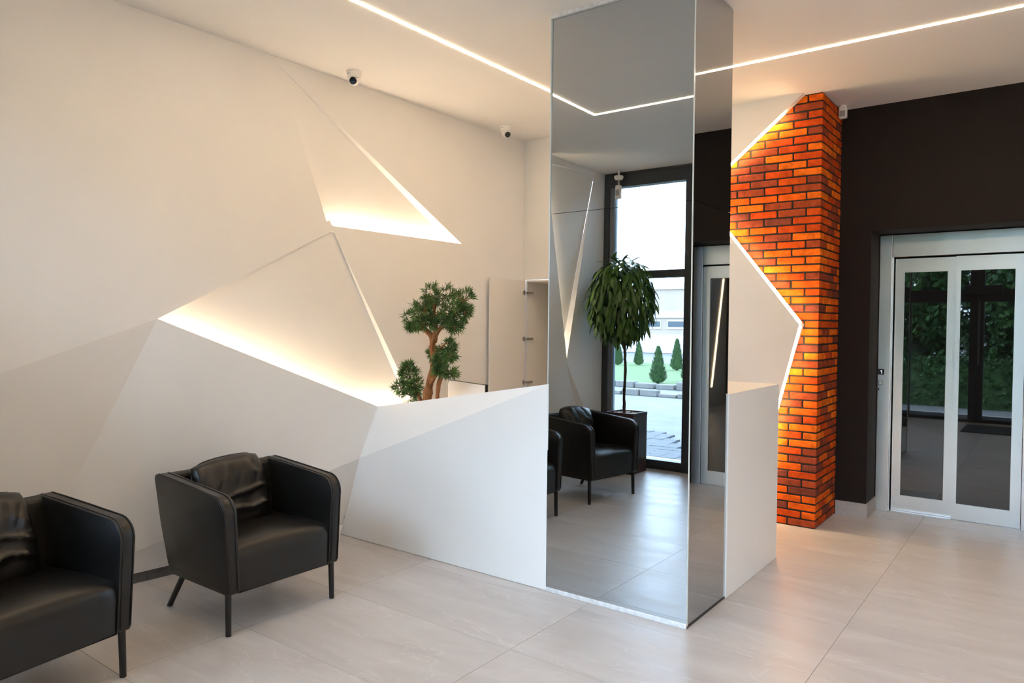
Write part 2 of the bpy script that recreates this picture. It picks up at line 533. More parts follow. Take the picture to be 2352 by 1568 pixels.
# ---- charcoal wall with the lift recess
mb = MB()
LX0, LX1, LZ = 2.862, 3.93, 2.232
mb.box(2.30, LX0, YBL, YBL + .6, 0, H).box(LX1, XR + .1, YBL, YBL + .6, 0, H).box(LX0, LX1, YBL, YBL + .6, LZ, H)
wall_rear = struct(mb.build('wall_rear', M['charcoal']))
struct(MB().box(LX0 - .05, LX1 + .05, YE + .16, YE + .3, 0, LZ + .1).build('lift_shaft_back', M['charcoal'], wall_rear))
bb = struct(MB().box(2.64, LX0 + .012, YBL - .012, YBL, 0, .112).box(LX0, LX0 + .012, YBL, YE - .01, 0, .112).build('baseboard_rear', M['skirt_grey']))
struct(MB().box(LX1 - .012, XR, YBL - .012, YBL, 0, .112).build('skirting_tile', M['skirt_grey'], bb))
# ---- right wall
wall_right = struct(MB().box(XR, XR + .12, YG - .05, 6.9, 0, H).build('wall_right', M['wall']))

# ---- glazed shop front
FD = .045
def frame_box(x0, x1, z0, z1, parent, name='frame_bar', d0=-.05, d1=.06, m='frame'):
    return MB().box(x0, x1, YG + d0, YG + d1, z0, z1).build(name, M[m], parent, bevel=.003, seg=1)
wall_front = struct(MB().box(-.45, XR + .1, YG - .05, YG + .05, H - .035, H).build('wall_front', M['frame']))
ZT0, ZT1 = 2.03, 2.11
bays = [(.0, 1.046), (1.046, 1.98), (1.98, 3.00), (3.00, 4.02), (4.02, 5.10), (5.10, 6.20)]
for k, (x0, x1) in enumerate(bays):
    wdw = struct(MB().box(x0, x1, YG - .045, YG + .045, 0, .03).build('window_%d' % (k + 1), M['frame']))
    door = k in (2, 3)
    jw = .062 if k == 0 else (.095 if door else .075)
    rw = .09 if k == 0 else (.095 if door else .075)
    zt0, zt1 = (1.885, 2.08) if door else (ZT0, ZT1)
    frame_box(x0, x0 + jw, 0, H - .03, wdw, 'frame_post'); frame_box(x1 - rw, x1, 0, H - .03, wdw, 'frame_post')
    frame_box(x0 + jw, x1 - rw, zt0, zt1, wdw, 'transom'); frame_box(x0 + jw, x1 - rw, 0.03, .10 if not door else .05, wdw, 'bottom_rail')
    frame_box(x0 + jw, x1 - rw, H - .16, H - .03, wdw, 'top_rail')
    a = .0
    MB().box(x0 + jw, x1 - rw, YG - .006, YG + .006, .05, zt0).build('glass_pane', M['glass'], wdw)
    MB().box(x0 + jw, x1 - rw, YG - .006, YG + .006, zt1, H - .16).build('glass_pane', M['glass'], wdw)
    MB().box(x0 + jw, x1 - rw, YG - .12, YG - .052, .03, .10).build('outer_sill', M['bldg_white'], wdw)
    if k == 3:
        MB().box(x0 + .02, x0 + .045, YG + .07, YG + .10, .9, 1.9).box(x0 + .02, x0 + .045, YG + .05, YG + .10, 1.0, 1.03).box(x0 + .02, x0 + .045, YG + .05, YG + .10, 1.77, 1.80).build('door_handle', M['frame_grey'], wdw)
    if k == 0:
        MB().box(x0 + jw, x0 + jw + .054, YG - .04, YG + .035, .1, H - .16).build('frame_rebate', M['frame_grey'], wdw)
# head box over the entrance doors
MB().box(2.83, 3.33, YG + .06, YG + .14, 2.0, 2.14).build('door_closer', M['frame'], wall_front, bevel=.008)

# ================================================================== LIGHTS WITH BODIES
LW = .020
led = empty('linear_ceiling_light', (1.036, 1.64, H), 0, 'rectangular loop of slim recessed warm white light lines in the ceiling', 'light')
lx0, lx1, ly0, ly1 = 1.036, 5.7, 1.6422, 4.7043
def led_run(x0, x1, y0, y1):
    o = MB().box(x0 - 1.036, x1 - 1.036, y0 - 1.64, y1 - 1.64, -.003, .004).build('light_line', M['led_ceil'], led)
led_run(lx0 - LW / 2, lx0 + LW / 2, ly0 - LW / 2, ly1 + LW / 2)
led_run(lx1 - LW / 2, lx1 + LW / 2, ly0 - LW / 2, ly1 + LW / 2)
led_run(lx0 + LW / 2, lx1 - LW / 2, ly0 - LW / 2, ly0 + LW / 2)
led_run(lx0 + LW / 2, lx1 - LW / 2, ly1 - LW / 2, ly1 + LW / 2)

def strip(name, a, b, w, h, m, label, cat='light strip', up=(0, 0, 1), group=None):
    o = MB().bar(a, b, w, h, up).build(name, m)
    return tag(o, label, cat, group)
# cove strips hidden behind the lips
o = MB().bar((-.026, 2.13, 1.452), (-.035, 3.44, .862), .014, .006).bar((-.035, 3.44, .862), (-.035, 4.02, .852), .014, .006).build('cove_light_strip', M['led_wall'])
tag(o, 'warm light strip hidden in the large lower triangular wall recess', 'light strip')
strip('cove_light_strip', (-.036, Q[1] + .04, Q[2] - .030), (-.036, R_[1] - .06, R_[2] - .030), .014, .006, M['led_wall'], 'warm light strip hidden in the upper triangular wall recess')
strip('cove_light_strip', (-.040, .395, 1.20), (-.038, .800, 2.98), .012, .006, M['led_wall'], 'warm light strip in the slim wall recess beside the window', up=(1, 0, 0))
# edge strips along the white cut-out in front of the brick
def edge_strip(a, b, nx, nz, label):
    l = math.hypot(nx, nz); o = Vector((nx / l, 0, nz / l)) * .008
    strip('edge_light_strip', Vector(a) + o, Vector(b) + o, .012, .016, M['led_edge'], label, up=(0, 1, 0))
edge_strip((2.375, YW + .012, 3.074), (N_[0] + .03, YW + .012, N_[1] + .025), .64, -.77, 'bright light strip under the ceiling triangle beside the brick pier')
edge_strip((N_[0] + .012, YW + .012, N_[1] - .015), (X1[0], X1[1] + .012, X1[2] + .01), .79, .61, 'bright light strip down the upper edge of the pointed white panel')
edge_strip((X1[0], X1[1] + .012, X1[2] - .006), (2.137, 5.575, .04), .968, -.25, 'bright light strip down the lower edge of the pointed white panel')
# slanted strip on the right wall (seen only in reflections)
strip('wall_light_strip', (XR - .01, -.168, 2.352), (XR - .01, .347, .369), .03, .012, M['led_edge'], 'slanted warm light strip reflected in the lift glass', up=(1, 0, 0))

# ================================================================== MIRROR COLUMN
colm = empty('mirror_column', (XC0, YC, 0), 0, 'square column clad in grey tinted mirror beside the white desk', 'column')
def cpart(mb, name, m, **k):
    mb.v = [(x - XC0, y - YC, z) for x, y, z in mb.v]
    return mb.build(name, m, colm, **k)
cpart(MB().box(XC0 + .012, XC1 - .010, YC + .022, YC2 - .004, 0, H), 'column_core', M['charcoal'])
nrm = Vector((.003, -1, .0053)).normalized(); cc = Vector((2.19, YC, 1.5))
def fy(x, z): return cc.y + (nrm.x * (x - cc.x) + nrm.z * (z - cc.z)) / -nrm.y * 1.0
def mirror_panel(z0, z1):
    vv = []
    for dy in (0, .006):
        for x, z in ((XC0, z0), (XC1, z0), (XC1, z1), (XC0, z1)):
            vv.append((x, fy(x, z) + dy, z))
    mb = MB().add(vv, [(0, 1, 2, 3), (7, 6, 5, 4), (0, 4, 5, 1), (1, 5, 6, 2), (2, 6, 7, 3), (3, 7, 4, 0)])
    cpart(mb, 'mirror_panel', M['mirror'])
ZS = 2.103
mirror_panel(.026, ZS - .0012); mirror_panel(ZS + .0012, H - .018)
cpart(MB().box(XC1 - .006, XC1, YC + .010, YC2, .012, ZS - .0012), 'mirror_panel', M['mirror'])
cpart(MB().box(XC1 - .006, XC1, YC + .010, YC2, ZS + .0012, H - .004), 'mirror_panel', M['mirror'])
cpart(MB().box(XC0 + .004, XC0 + .010, YC + .010, YC2, .012, ZS), 'mirror_panel', M['mirror'])
cpart(MB().box(XC0 + .004, XC0 + .010, YC + .010, YC2, ZS + .002, H - .004), 'mirror_panel', M['mirror'])
cpart(MB().box(XC0 - .003, XC0, YC - .006, YC + .012, .026, H - .018), 'edge_trim', M['mirror_edge'])
cpart(MB().box(XC1 + .0005, XC1 + .003, YC - .004, YC + .008, .026, H - .018), 'edge_trim', M['mirror_edge'])
cpart(MB().box(XC0 - .002, XC1 + .002, YC - .012, YC + .02, 0, .026), 'base_bead', M['silicone'], bevel=.004)
cpart(MB().box(XC0, XC1, YC - .006, YC + .02, H - .018, H), 'top_bead', M['silicone'])
cpart(MB().box(XC1 - .004, XC1 + .002, YC, YC2, 0, .012), 'base_bead', M['black_plastic'])

# ================================================================== RECEPTION DESK
desk = empty('reception_desk', (XC0, YD, 0), 0, 'white folded reception desk joining the wall and the mirrored column', 'desk')
def dpart(mb, name, m=None, **k):
    mb.v = [(x - XC0, y - YD, z) for x, y, z in mb.v]
    return mb.build(name, m or M['desk'], desk, **k)
def slab(front, dy):
    n = len(front)
    t = tessellate_polygon([[Vector((p[0], 0, p[2])) for p in front]])
    vv = list(front) + [(p[0], p[1] + dy, p[2]) for p in front]
    ff = [tuple(x) for x in t] + [tuple(i + n for i in x) for x in t] + [(i, (i + 1) % n, (i + 1) % n + n, i + n) for i in range(n)]
    return MB().add(vv, ff)
D00 = (.018, YD, .003)
dpart(slab([D00, (TR[0], YD, .003), TR, D1], .03), 'front_panel')
dpart(slab([D1, TR, B], .03), 'upper_facet')
dpart(MB().box(.34, XC0, YD + .14, 4.30, .71, .74), 'worktop', M['desk'])
XD = 2.612
dpart(MB().box(XD - .022, XD, YC2 + .002, 4.745, .002, 1.118), 'end_panel')
dpart(MB().box(1.9, XD + .002, YC2 + .002, 4.748, 1.118, 1.122), 'counter_top', M['desk'])
dpart(MB().box(1.9, XD - .022, 4.72, 4.745, .002, 1.118), 'rear_panel')

# ================================================================== BRICK PIER
pier = empty('brick_pier', (XBR, YBR, 0), 0, 'tall red and orange brick pier with dark mortar beside the lift', 'brick pier')
def ppart(mb, name, m, **k):
    mb.v = [(x - XBR, y - YBR, z) for x, y, z in mb.v]
    return mb.build(name, m, pier, **k)
ppart(MB().box(1.6, XBR - .006, YBR + .006, YBL - .002, 0, H - .001), 'mortar_core', M['mortar'])
PZ = .0590; BH = .0475; PL = .2085; GAP = .0115; BW = .098
def xpan(z):
    if z > N_[1]: return N_[0] + (z - N_[1]) / .827
    if z > 1.505: return N_[0] + (N_[1] - z) / 1.28
    return 2.511 - (1.505 - z) * .257
brick_cache = {}
def brick_mesh(lx, ly, var):
    key = (round(lx, 3), round(ly, 3), var)
    if key not in brick_cache:
        rnd = random.Random(hash(key) % 9999)
        mb = MB().box(-lx / 2, lx / 2, -ly / 2, ly / 2, -BH / 2, BH / 2)
        mb.v = [(x + rnd.uniform(-.0015, .0015), y + rnd.uniform(-.001, .001), z + rnd.uniform(-.0018, .0018)) for x, y, z in mb.v]
        me = mb.mesh('brick')
        bm = bmesh.new(); bm.from_mesh(me)
        bmesh.ops.bevel(bm, geom=bm.edges[:], offset=.004, segments=1, affect='EDGES')
        bm.to_mesh(me); bm.free()
        me.materials.append(M['brick']); brick_cache[key] = me
    return brick_cache[key]
rb_ = random.Random(3)
def put_brick(x0, x1, y0, y1, z):
    o = link('brick', brick_mesh(x1 - x0, y1 - y0, rb_.randrange(3)), pier)
    o.location = ((x0 + x1) / 2 - XBR, (y0 + y1) / 2 - YBR, z - 0 + rb_.uniform(-.001, .001))
    return o
rows = 54
for r_i in range(rows):
    zc = .028 + r_i * PZ + .003
    if zc + BH / 2 > H: break
    longf = r_i % 2 == 0
    cl = PL - GAP if longf else BW          # front length of the corner brick
    cs = BW if longf else PL - GAP          # its side length
    pr = rb_.uniform(-.0015, .0015)
    put_brick(XBR - cl, XBR, YBR + pr, YBR + cs, zc)
    x = XBR - cl - GAP
    lim = min(xpan(zc + BH / 2), xpan(zc - BH / 2))
    while x > lim - .03:
        x0 = max(x - (PL - GAP), 1.62)
        if x - x0 > .03:
            put_brick(x0, x, YBR + rb_.uniform(-.0015, .0015), YBR + BW, zc)
        x = x0 - GAP
        if x < 1.64: break
    y = YBR + cs + GAP
    while y < YBL - .02:
        y1 = min(y + (PL - GAP if (y + .2 < YBL) else .3), YBL - .001)
        put_brick(XBR - BW, XBR + rb_.uniform(-.0015, .0015), y, y1, zc)
        y = y1 + GAP

# ================================================================== LIFT
lift = empty('lift_entrance', (2.865, YE, 0), 0, 'brushed steel lift entrance with two glazed sliding doors in charcoal wall', 'lift')
def lpart(mb, name, m, parent=None, **k):
    mb.v = [(x - 2.865, y - YE, z) for x, y, z in mb.v]
    return mb.build(name, m, parent or lift, **k)
jl = lpart(MB().box(2.865, 2.955, YE - .01, YE + .15, 0, 2.226), 'door_jamb', M['steel'], bevel=.003)
jr = lpart(MB().box(3.84, 3.928, YE - .01, YE + .15, 0, 2.226), 'door_jamb', M['steel'], bevel=.003)
lpart(MB().box(2.957, 3.838, YE - .01, YE + .15, 2.052, 2.226), 'header', M['steel'], bevel=.003)
lpart(MB().box(2.955, 3.84, YE + .0, YE + .14, -.002, .010), 'sill', M['aluminium'])
def leaf(x0, x1, y0, gl0, gl1):
    zb, zt, z0, z1 = .012, 2.038, .135, 1.928
    mb = MB().box(x0, gl0, y0, y0 + .035, zb, zt).box(gl1, x1, y0, y0 + .035, zb, zt).box(gl0, gl1, y0, y0 + .035, zb, z0).box(gl0, gl1, y0, y0 + .035, z1, zt)
    d = lpart(mb, 'door_leaf', M['steel'])
    g = lpart(MB().box(gl0, gl1, y0 + .010, y0 + .018, z0, z1), 'glass_pane', M['lift_glass'], d)
leaf(2.972, 3.40, YE + .05, 3.037, 3.335)
leaf(3.396, 3.836, YE + .006, 3.428, 3.770)
lpart(MB().box(2.956, 2.962, YE + .03, YE + .08, .01, 2.05), 'track_edge', M['aluminium'])
dsp = lpart(MB().box(2.870, 2.914, YE - .014, YE - .0095, 1.106, 1.150), 'display', M['black_plastic'], jl)
lpart(MB().box(2.894, 2.899, YE - .0150, YE - .0141, 1.114, 1.142).prism([(2.894, 1.142), (2.894, 1.136), (2.885, 1.129), (2.885, 1.134)], 1, YE - .0150, YE - .0141), 'digit_one', M['display'], jl)
lpart(MB().box(2.872, 2.906, YE - .013, YE - .0095, 1.022, 1.058), 'call_button', M['grey_plastic'], jl, bevel=.002)
lpart(MB().box(2.876, 2.902, YE - .015, YE - .0125, 1.026, 1.054), 'call_button', M['steel'], jl, bevel=.001)
lpart(MB().box(2.873, 2.880, YE - .012, YE - .0095, .978, .994), 'key_slot', M['black_plastic'], jl)

# ================================================================== CUPBOARD
cup = empty('wall_cupboard', (CX0, YW, 0), 0, 'tall cream built-in cupboard with one door standing open behind the desk', 'cupboard')
def upart(mb, name, m, parent=None, **k):
    mb.v = [(x - CX0, y - YW, z) for x, y, z in mb.v]
    return mb.build(name, m, parent or cup, **k)
t_ = .018; yb_ = YW + .40
upart(MB().box(CX0 + .002, CX0 + t_, YW + .002, yb_, .05, CZ - .002), 'side_panel', M['cabinet'])
upart(MB().box(CX1 - t_, CX1 - .002, YW + .002, yb_, .05, CZ - .002), 'side_panel', M['cabinet'])
upart(MB().box(CX0 + .002, CX1 - .002, yb_ - .01, yb_, .05, CZ - .002), 'rear_panel', M['cabinet'])
upart(MB().box(CX0 + t_, CX1 - t_, YW - .018, yb_ - .01, CZ - t_, CZ - .002), 'top_panel', M['cabinet'])
upart(MB().box(CX0 + t_, CX1 - t_, YW + .002, yb_ - .01, .05, .07), 'bottom_panel', M['cabinet'])
for z in (.55,):
    upart(MB().box(CX0 + t_, CX1 - t_, YW + .02, yb_ - .01, z, z + t_), 'shelf', M['cabinet'])
upart(MB().box(.62, CX1 - .004, YW - .020, YW - .002, .06, CZ - .004), 'door', M['cabinet'])
dr = upart(MB().box(.030, .048, 4.985, YW - .022, .06, CZ - .006), 'door', M['cabinet'], bevel=.0015, seg=1)
for z in (1.781, 1.352, .946):
    hb = MB()
    hb.lathe([(.0, 0), (.018, 0), (.018, .004), (.0, .004)], (.048, YW - .045, z), 14, (1, 0, 0))
    hb.box(.050, .075, YW - .040, YW + .030, z - .007, z + .007).box(.060, .082, YW - .012, YW + .06, z - .010, z + .010)
    hb.box(.052, .057, YW - .055, YW - .035, z - .022, z + .022)
    upart(hb, 'hinge', M['hinge'], dr)

# ================================================================== MONITOR
mon = empty('monitor', (.635, 3.98, .74), math.radians(-19), 'thin white flat monitor with black edge standing behind the desk', 'monitor')
w_, h0, h1 = .26, .05, .328
MB().box(-w_, w_, -.004, .0, h0, h1).build('back_cover', M['screen_white'], mon)
MB().box(-w_ - .001, w_ + .002, .0005, .020, h0 - .002, h1 + .003).build('bezel', M['black_plastic'], mon)
MB().box(-.03, .03, .02, .04, .0, .2).build('stand', M['grey_plastic'], mon)
MB().box(-.12, .12, -.07, .09, .0, .008).build('stand_foot', M['grey_plastic'], mon)

# ================================================================== ARMCHAIRS
def arm_profile():
    pts = [(-.01, .20)]
    pts += [(.0, .22), (.0, .58)]
    for k in range(9):
        a = k / 8 * PI / 2
        pts.append((-.095 + .095 * math.cos(a), .58 + .088 * math.sin(a)))
    pts += [(-.30, .685), (-.50, .700), (-.60, .706)]
    for k in range(1, 5):
        a = PI / 2 + k / 4 * PI / 2
        pts.append((-.605 + .030 * math.cos(a), .676 + .030 * math.sin(a)))
    pts += [(-.60, .45), (-.548, .245)]
    for k in range(5):
        a = PI + k / 4 * PI / 2
        pts.append((-.500 + .042 * math.cos(a), .243 + .043 * math.sin(a)))
    return pts
def flare(v, amt=.028):
    x, y, z = v
    return (x, y * (1 + amt / .33 * max(0, z - .2) / .5), z)

def make_chair():
    root = empty('armchair')
    pf = arm_profile()
    for s in (-1, 1):
        y0, y1 = s * .325, s * .262
        mb = MB().prism(pf, 1, min(y0, y1), max(y0, y1))
        mb.v = [flare(v) for v in mb.v]
        arm = mb.build('arm', M['leather'], root, bevel=.013, seg=3, smooth=True)
        # piping along both edges of the front and top band
        for yy in (s * .3185, s * .2745):
            path = [flare((x + (.0015 if i < 12 else 0), yy, z + (.0015 if i > 4 else 0))) for i, (x, z) in enumerate(pf[1:15])]
            MB().tube(path, .0028, 5).build('piping', M['leather'], arm, smooth=True)
    # back shell between the arms
    def bx(z): return -.548 - .084 * max(0, (z - .245)) / .43
    mb = MB(); n = 10
    prof = [(-.50, .205)] + [(bx(z), z) for z in (.25, .35, .45, .55, .64)]
    prof += [(-.622, .682), (-.612, .703), (-.590, .708), (-.570, .700), (-.560, .680), (-.52, .45), (-.49, .22)]
    mb.prism(prof, 1, -.30, .30)
    mb.build('backrest', M['leather'], root, smooth=False, bevel=.006)
    # seat: boxed front, rolled front edge, slightly crowned top
    nx, ny = 16, 14; vv = []; ff = []
    prof = [(-.004, .205), (-.004, .25), (-.003, .33), (-.004, .372), (-.012, .398), (-.030, .416), (-.060, .424), (-.12, .427), (-.2, .426), (-.3, .422), (-.4, .418), (-.5, .414)]
    for (x, z) in prof:
        for j in range(ny + 1):
            t = j / ny * 2 - 1
            y = t * .266
            cr = (1 - t * t)
            edge = max(0, abs(t) - .9) / .1
            dz = (.012 * cr if z > .40 else 0) - .010 * edge * edge * (1 if z > .36 else 0)
            dx = (.006 * cr if x > -.02 else 0) - .006 * edge * edge * (1 if x > -.05 else 0)
            vv.append(flare((x + dx, y, z + dz), .02))
    for i in range(len(prof) - 1):
        for j in range(ny):
            k = i * (ny + 1) + j; ff.append((k, k + 1, k + ny + 2, k + ny + 1))
    n_ = len(vv)
    vv += [(-.004, -.266, .2), (-.004, .266, .2), (-.5, .266, .2), (-.5, -.266, .2)]
    ff.append((n_, n_ + 1, n_ + 2, n_ + 3)); ff.append((n_ + 3, n_ + 2, (len(prof) - 1) * (ny + 1) + ny, (len(prof) - 1) * (ny + 1)))
    MB().add(vv, ff).build('seat', M['leather'], root, smooth=True)
    # base tray below the seat
    MB().box(-.50, -.02, -.27, .27, .196, .206).build('seat_base', M['black_metal'], root)
    # legs
    for s in (-1, 1):
        MB().tube([(-.035, s * .305, .21), (-.030, s * .307, .0)], [.0155, .0135], 12).build('leg', M['black_metal'], root)
        MB().tube([(-.50, s * .255, .21), (-.615, s * .285, .0)], [.0155, .0135], 12).build('leg', M['black_metal'], root)
    return root

def make_cushion(root, seed):
    N1, N2 = 44, 36; rnd = Vector((seed * 3.1, seed * 1.7, seed)); vv = []; ff = []
    hw, hh, th = .205, .192, .078
    for side in (1, -1):
        for i in range(N1 + 1):
            for j in range(N2 + 1):
                u, v_ = i / N1 * 2 - 1, j / N2 * 2 - 1
                # pillow profile with pinched corners
                e = (1 - abs(u) ** 3.2) * (1 - abs(v_) ** 3.2)
                t = max(e, 0) ** .42
                pu = u * hw * (1 - .05 * (v_ * v_) ** 2 * 1.0); pv = v_ * hh * (1 - .06 * (u * u) ** 2)
                # folds: long sagging creases across the face
                w_ = Vector((u, v_, 0))
                ph = 5.2 * (v_ + .35 * (u - .25) ** 2) + 1.1 * noise.noise(w_ * 1.4 + rnd)
                crease = 1 - abs(math.sin(ph * 1.25))
                low = max(0, min(1, .55 - v_))
                fold = (.030 * low * (crease ** 2 - .35) + .014 * noise.noise(Vector((u * 1.6, v_ * 1.2, 1.0)) + rnd) + .010 * (1 - low) * (abs(math.sin(6 * (u - .4 * v_))) ** .6 - .6)) * t
                d = side * (th * t + fold * (1 if side > 0 else .4))
                sag = .015 * (u * u) * (v_ > 0)
                vv.append((d, pu, pv - sag))
    n_ = (N1 + 1) * (N2 + 1)
    for i in range(N1):
        for j in range(N2):
            k = i * (N2 + 1) + j
            ff.append((k, k + 1, k + N2 + 2, k + N2 + 1)); ff.append((n_ + k, n_ + k + N2 + 1, n_ + k + N2 + 2, n_ + k + 1))
    mb = MB().add(vv, ff)
    tilt = math.radians(-17); ca, sa = math.cos(tilt), math.sin(tilt)
    roll = math.radians(4)
    out = []
    for x, y, z in mb.v:
        y, z = y * math.cos(roll) - z * math.sin(roll), y * math.sin(roll) + z * math.cos(roll)
        x, z = x * ca + z * sa, -x * sa + z * ca
        out.append((x - .455, y - .025, z + .582))
    mb.v = out
    c = mb.build('back_cushion', M['leather'], root, smooth=True, weld=True)
    # zip seam around the rim
    rim = []
    for k in range(49):
        a = 2 * PI * k / 48
        u = max(-1, min(1, 1.25 * math.cos(a))); v_ = max(-1, min(1, 1.25 * math.sin(a)))
        pu = u * hw * (1 - .05 * (v_ * v_) ** 2); pv = v_ * hh * (1 - .06 * (u * u) ** 2) - .015 * u * u * (v_ > 0)
        y, z = pu * math.cos(roll) - pv * math.sin(roll), pu * math.sin(roll) + pv * math.cos(roll)
        rim.append((z * sa - .455, y - .025, z * ca + .582))
    MB().tube(rim, .0035, 6).build('piping', M['leather'], c, smooth=True)

chairs = []
for k, (loc, rz, lab) in enumerate([((.945, 2.238, 0), 0.0, 'black leather tub armchair next to the white reception desk'),
                                    ((1.003, 1.140, 0), math.radians(8.9), 'black leather tub armchair farther from the desk, cut by the left frame')]):
    c = make_chair(); make_cushion(c, k + 1)
    c.location = loc; c.rotation_euler = (0, 0, rz)
    tag(c, lab, 'armchair', 'black leather armchairs along the white wall')
    chairs.append(c)

# ================================================================== BONSAI
bon = empty('bonsai_tree', (.47, 3.75, .74), 0, 'artificial bonsai with reddish twisted trunk and needle foliage behind the desk', 'bonsai')
def bl(p): return (p[0] - .47, p[1] - 3.75, p[2] - .74)
pot = MB().lathe([(.001, 0), (.075, 0), (.10, .13), (.105, .15), (.09, .15), (.085, .13), (.001, .13)], (0, 0, 0), 24)
pot.build('pot', M['pot'], bon, smooth=False)
def trunk(path, rad, n=10):
    pts = []; rr = []
    P2 = [Vector(p) for p in path]
    for i in range(len(P2) - 1):
        for k in range(6):
            t = k / 6
            p0 = P2[max(i - 1, 0)]; p1 = P2[i]; p2 = P2[i + 1]; p3 = P2[min(i + 2, len(P2) - 1)]
            p = .5 * ((2 * p1) + (-p0 + p2) * t + (2 * p0 - 5 * p1 + 4 * p2 - p3) * t * t + (-p0 + 3 * p1 - 3 * p2 + p3) * t ** 3)
            r0 = rad[i] * (1 - t) + rad[i + 1] * t
            wob = 1 + .22 * noise.noise(p * 22)
            pts.append(p + Vector((noise.noise(p * 15), noise.noise(p * 15 + Vector((5, 0, 0))), 0)) * .006); rr.append(r0 * wob)
    pts.append(P2[-1]); rr.append(rad[-1])
    return pts, rr
Yb = 3.75
paths = [
    ([(.46, Yb, .86), (.475, Yb, .98), (.50, Yb, 1.10), (.535, Yb - .01, 1.22), (.52, Yb, 1.32), (.50, Yb + .01, 1.40), (.425, Yb, 1.47), (.42, Yb, 1.56)], [.036, .034, .024, .021, .024, .021, .023, .012]),
    ([(.54, Yb + .02, .87), (.555, Yb + .02, 1.0), (.565, Yb + .02, 1.08), (.63, Yb + .01, 1.17), (.625, Yb, 1.22), (.555, Yb - .02, 1.24), (.53, Yb - .02, 1.34), (.56, Yb, 1.42), (.64, Yb, 1.50), (.70, Yb, 1.56)], [.016, .015, .016, .017, .013, .012, .015, .018, .013, .008]),
    ([(.50, Yb, 1.06), (.565, Yb - .02, 1.14), (.56, Yb - .02, 1.24), (.51, Yb - .01, 1.33)], [.016, .019, .018, .014]),
    ([(.44, Yb, .88), (.415, Yb - .02, .96), (.35, Yb - .03, 1.04), (.30, Yb - .03, 1.08)], [.018, .014, .010, .006]),
    ([(.53, Yb, 1.36), (.55, Yb, 1.46), (.53, Yb, 1.56), (.55, Yb, 1.66)], [.022, .018, .014, .008]),
    ([(.56, Yb, 1.30), (.63, Yb - .02, 1.33), (.68, Yb - .03, 1.36)], [.012, .009, .005]),
    ([(.58, Yb, 1.14), (.64, Yb - .02, 1.15), (.70, Yb - .03, 1.16)], [.010, .007, .004]),
]
for path, rad in paths:
    pts, rr = trunk(path, rad)
    MB().tube([bl(p) for p in pts], rr, 9).build('trunk', M['bonsai_bark'], bon, smooth=True)

def rosette(mb, c, d, rnd, n=12, L=.056, w=.0072):
    d = Vector(d).normalized()
    a = d.orthogonal().normalized(); b_ = d.cross(a)
    for k in range(n):
        ph = k * 2.399 + rnd.uniform(-.2, .2)
        el = rnd.uniform(.35, 1.25)
        dirn = (d * math.cos(el) + (a * math.cos(ph) + b_ * math.sin(ph)) * math.sin(el)).normalized()
        s_ = dirn.cross(d)
        if s_.length < 1e-3: s_ = a
        s_.normalize()
        l = L * rnd.uniform(.7, 1.15)
        o = Vector(c) - d * rnd.uniform(0, .018)
        up = s_.cross(dirn) * .003
        tip = o + dirn * l - Vector((0, 0, .006 * rnd.random()))
        mid = o + dirn * l * .5
        mb.add([o, mid + s_ * w / 2 + up, tip, mid - s_ * w / 2 + up, mid], [(0, 1, 4), (1, 2, 4), (4, 2, 3), (0, 4, 3)])
def clump(name, blobs, per, seed):
    rnd = random.Random(seed); mb = MB(); tw = MB()
    for (cx, cy, cz, ra, rz_) in blobs:
        for k in range(per):
            v_ = Vector((rnd.gauss(0, 1), rnd.gauss(0, 1), rnd.gauss(0, 1))).normalized()
            rr = rnd.uniform(.45, 1.0) ** .6
            c = Vector((cx + v_.x * ra * rr, cy + v_.y * ra * rr * .9, cz + v_.z * rz_ * rr))
            d = (v_ + Vector((0, 0, .35))).normalized()
            rosette(mb, bl(c), d, rnd)
            if k % 3 == 0:
                tw.tube([bl((cx, cy, cz - rz_ * .3)), bl(c)], [.003, .0015], 4)
    o = mb.build(name, M['needle'], bon, fix=False); o['kind'] = 'stuff'
    tw.build('twig', M['bonsai_bark'], bon)
clump('foliage', [(.36, Yb, 1.53, .10, .075), (.47, Yb - .04, 1.57, .11, .085), (.60, Yb - .03, 1.58, .12, .09), (.72, Yb, 1.58, .11, .08), (.50, Yb + .02, 1.69, .075, .075),
                  (.62, Yb + .02, 1.69, .08, .07), (.80, Yb, 1.66, .07, .07), (.70, Yb + .02, 1.50, .09, .05), (.40, Yb + .04, 1.63, .07, .05), (.82, Yb, 1.56, .05, .05), (.52, Yb - .05, 1.50, .08, .05), (.35, Yb - .02, 1.48, .06, .03), (.76, Yb - .03, 1.47, .05, .03)], 22, 1)
clump('foliage', [(.66, Yb, 1.33, .065, .05), (.70, Yb - .02, 1.28, .05, .045), (.62, Yb - .04, 1.24, .045, .04), (.70, Yb - .02, 1.16, .07, .03), (.60, Yb - .03, 1.17, .035, .03), (.50, Yb + .03, 1.28, .03, .03)], 20, 2)
clump('foliage', [(.32, Yb - .03, 1.12, .06, .07), (.38, Yb - .03, 1.05, .06, .05), (.25, Yb - .03, 1.03, .06, .05), (.34, Yb - .03, .98, .06, .04), (.30, Yb - .02, 1.18, .03, .03)], 22, 3)

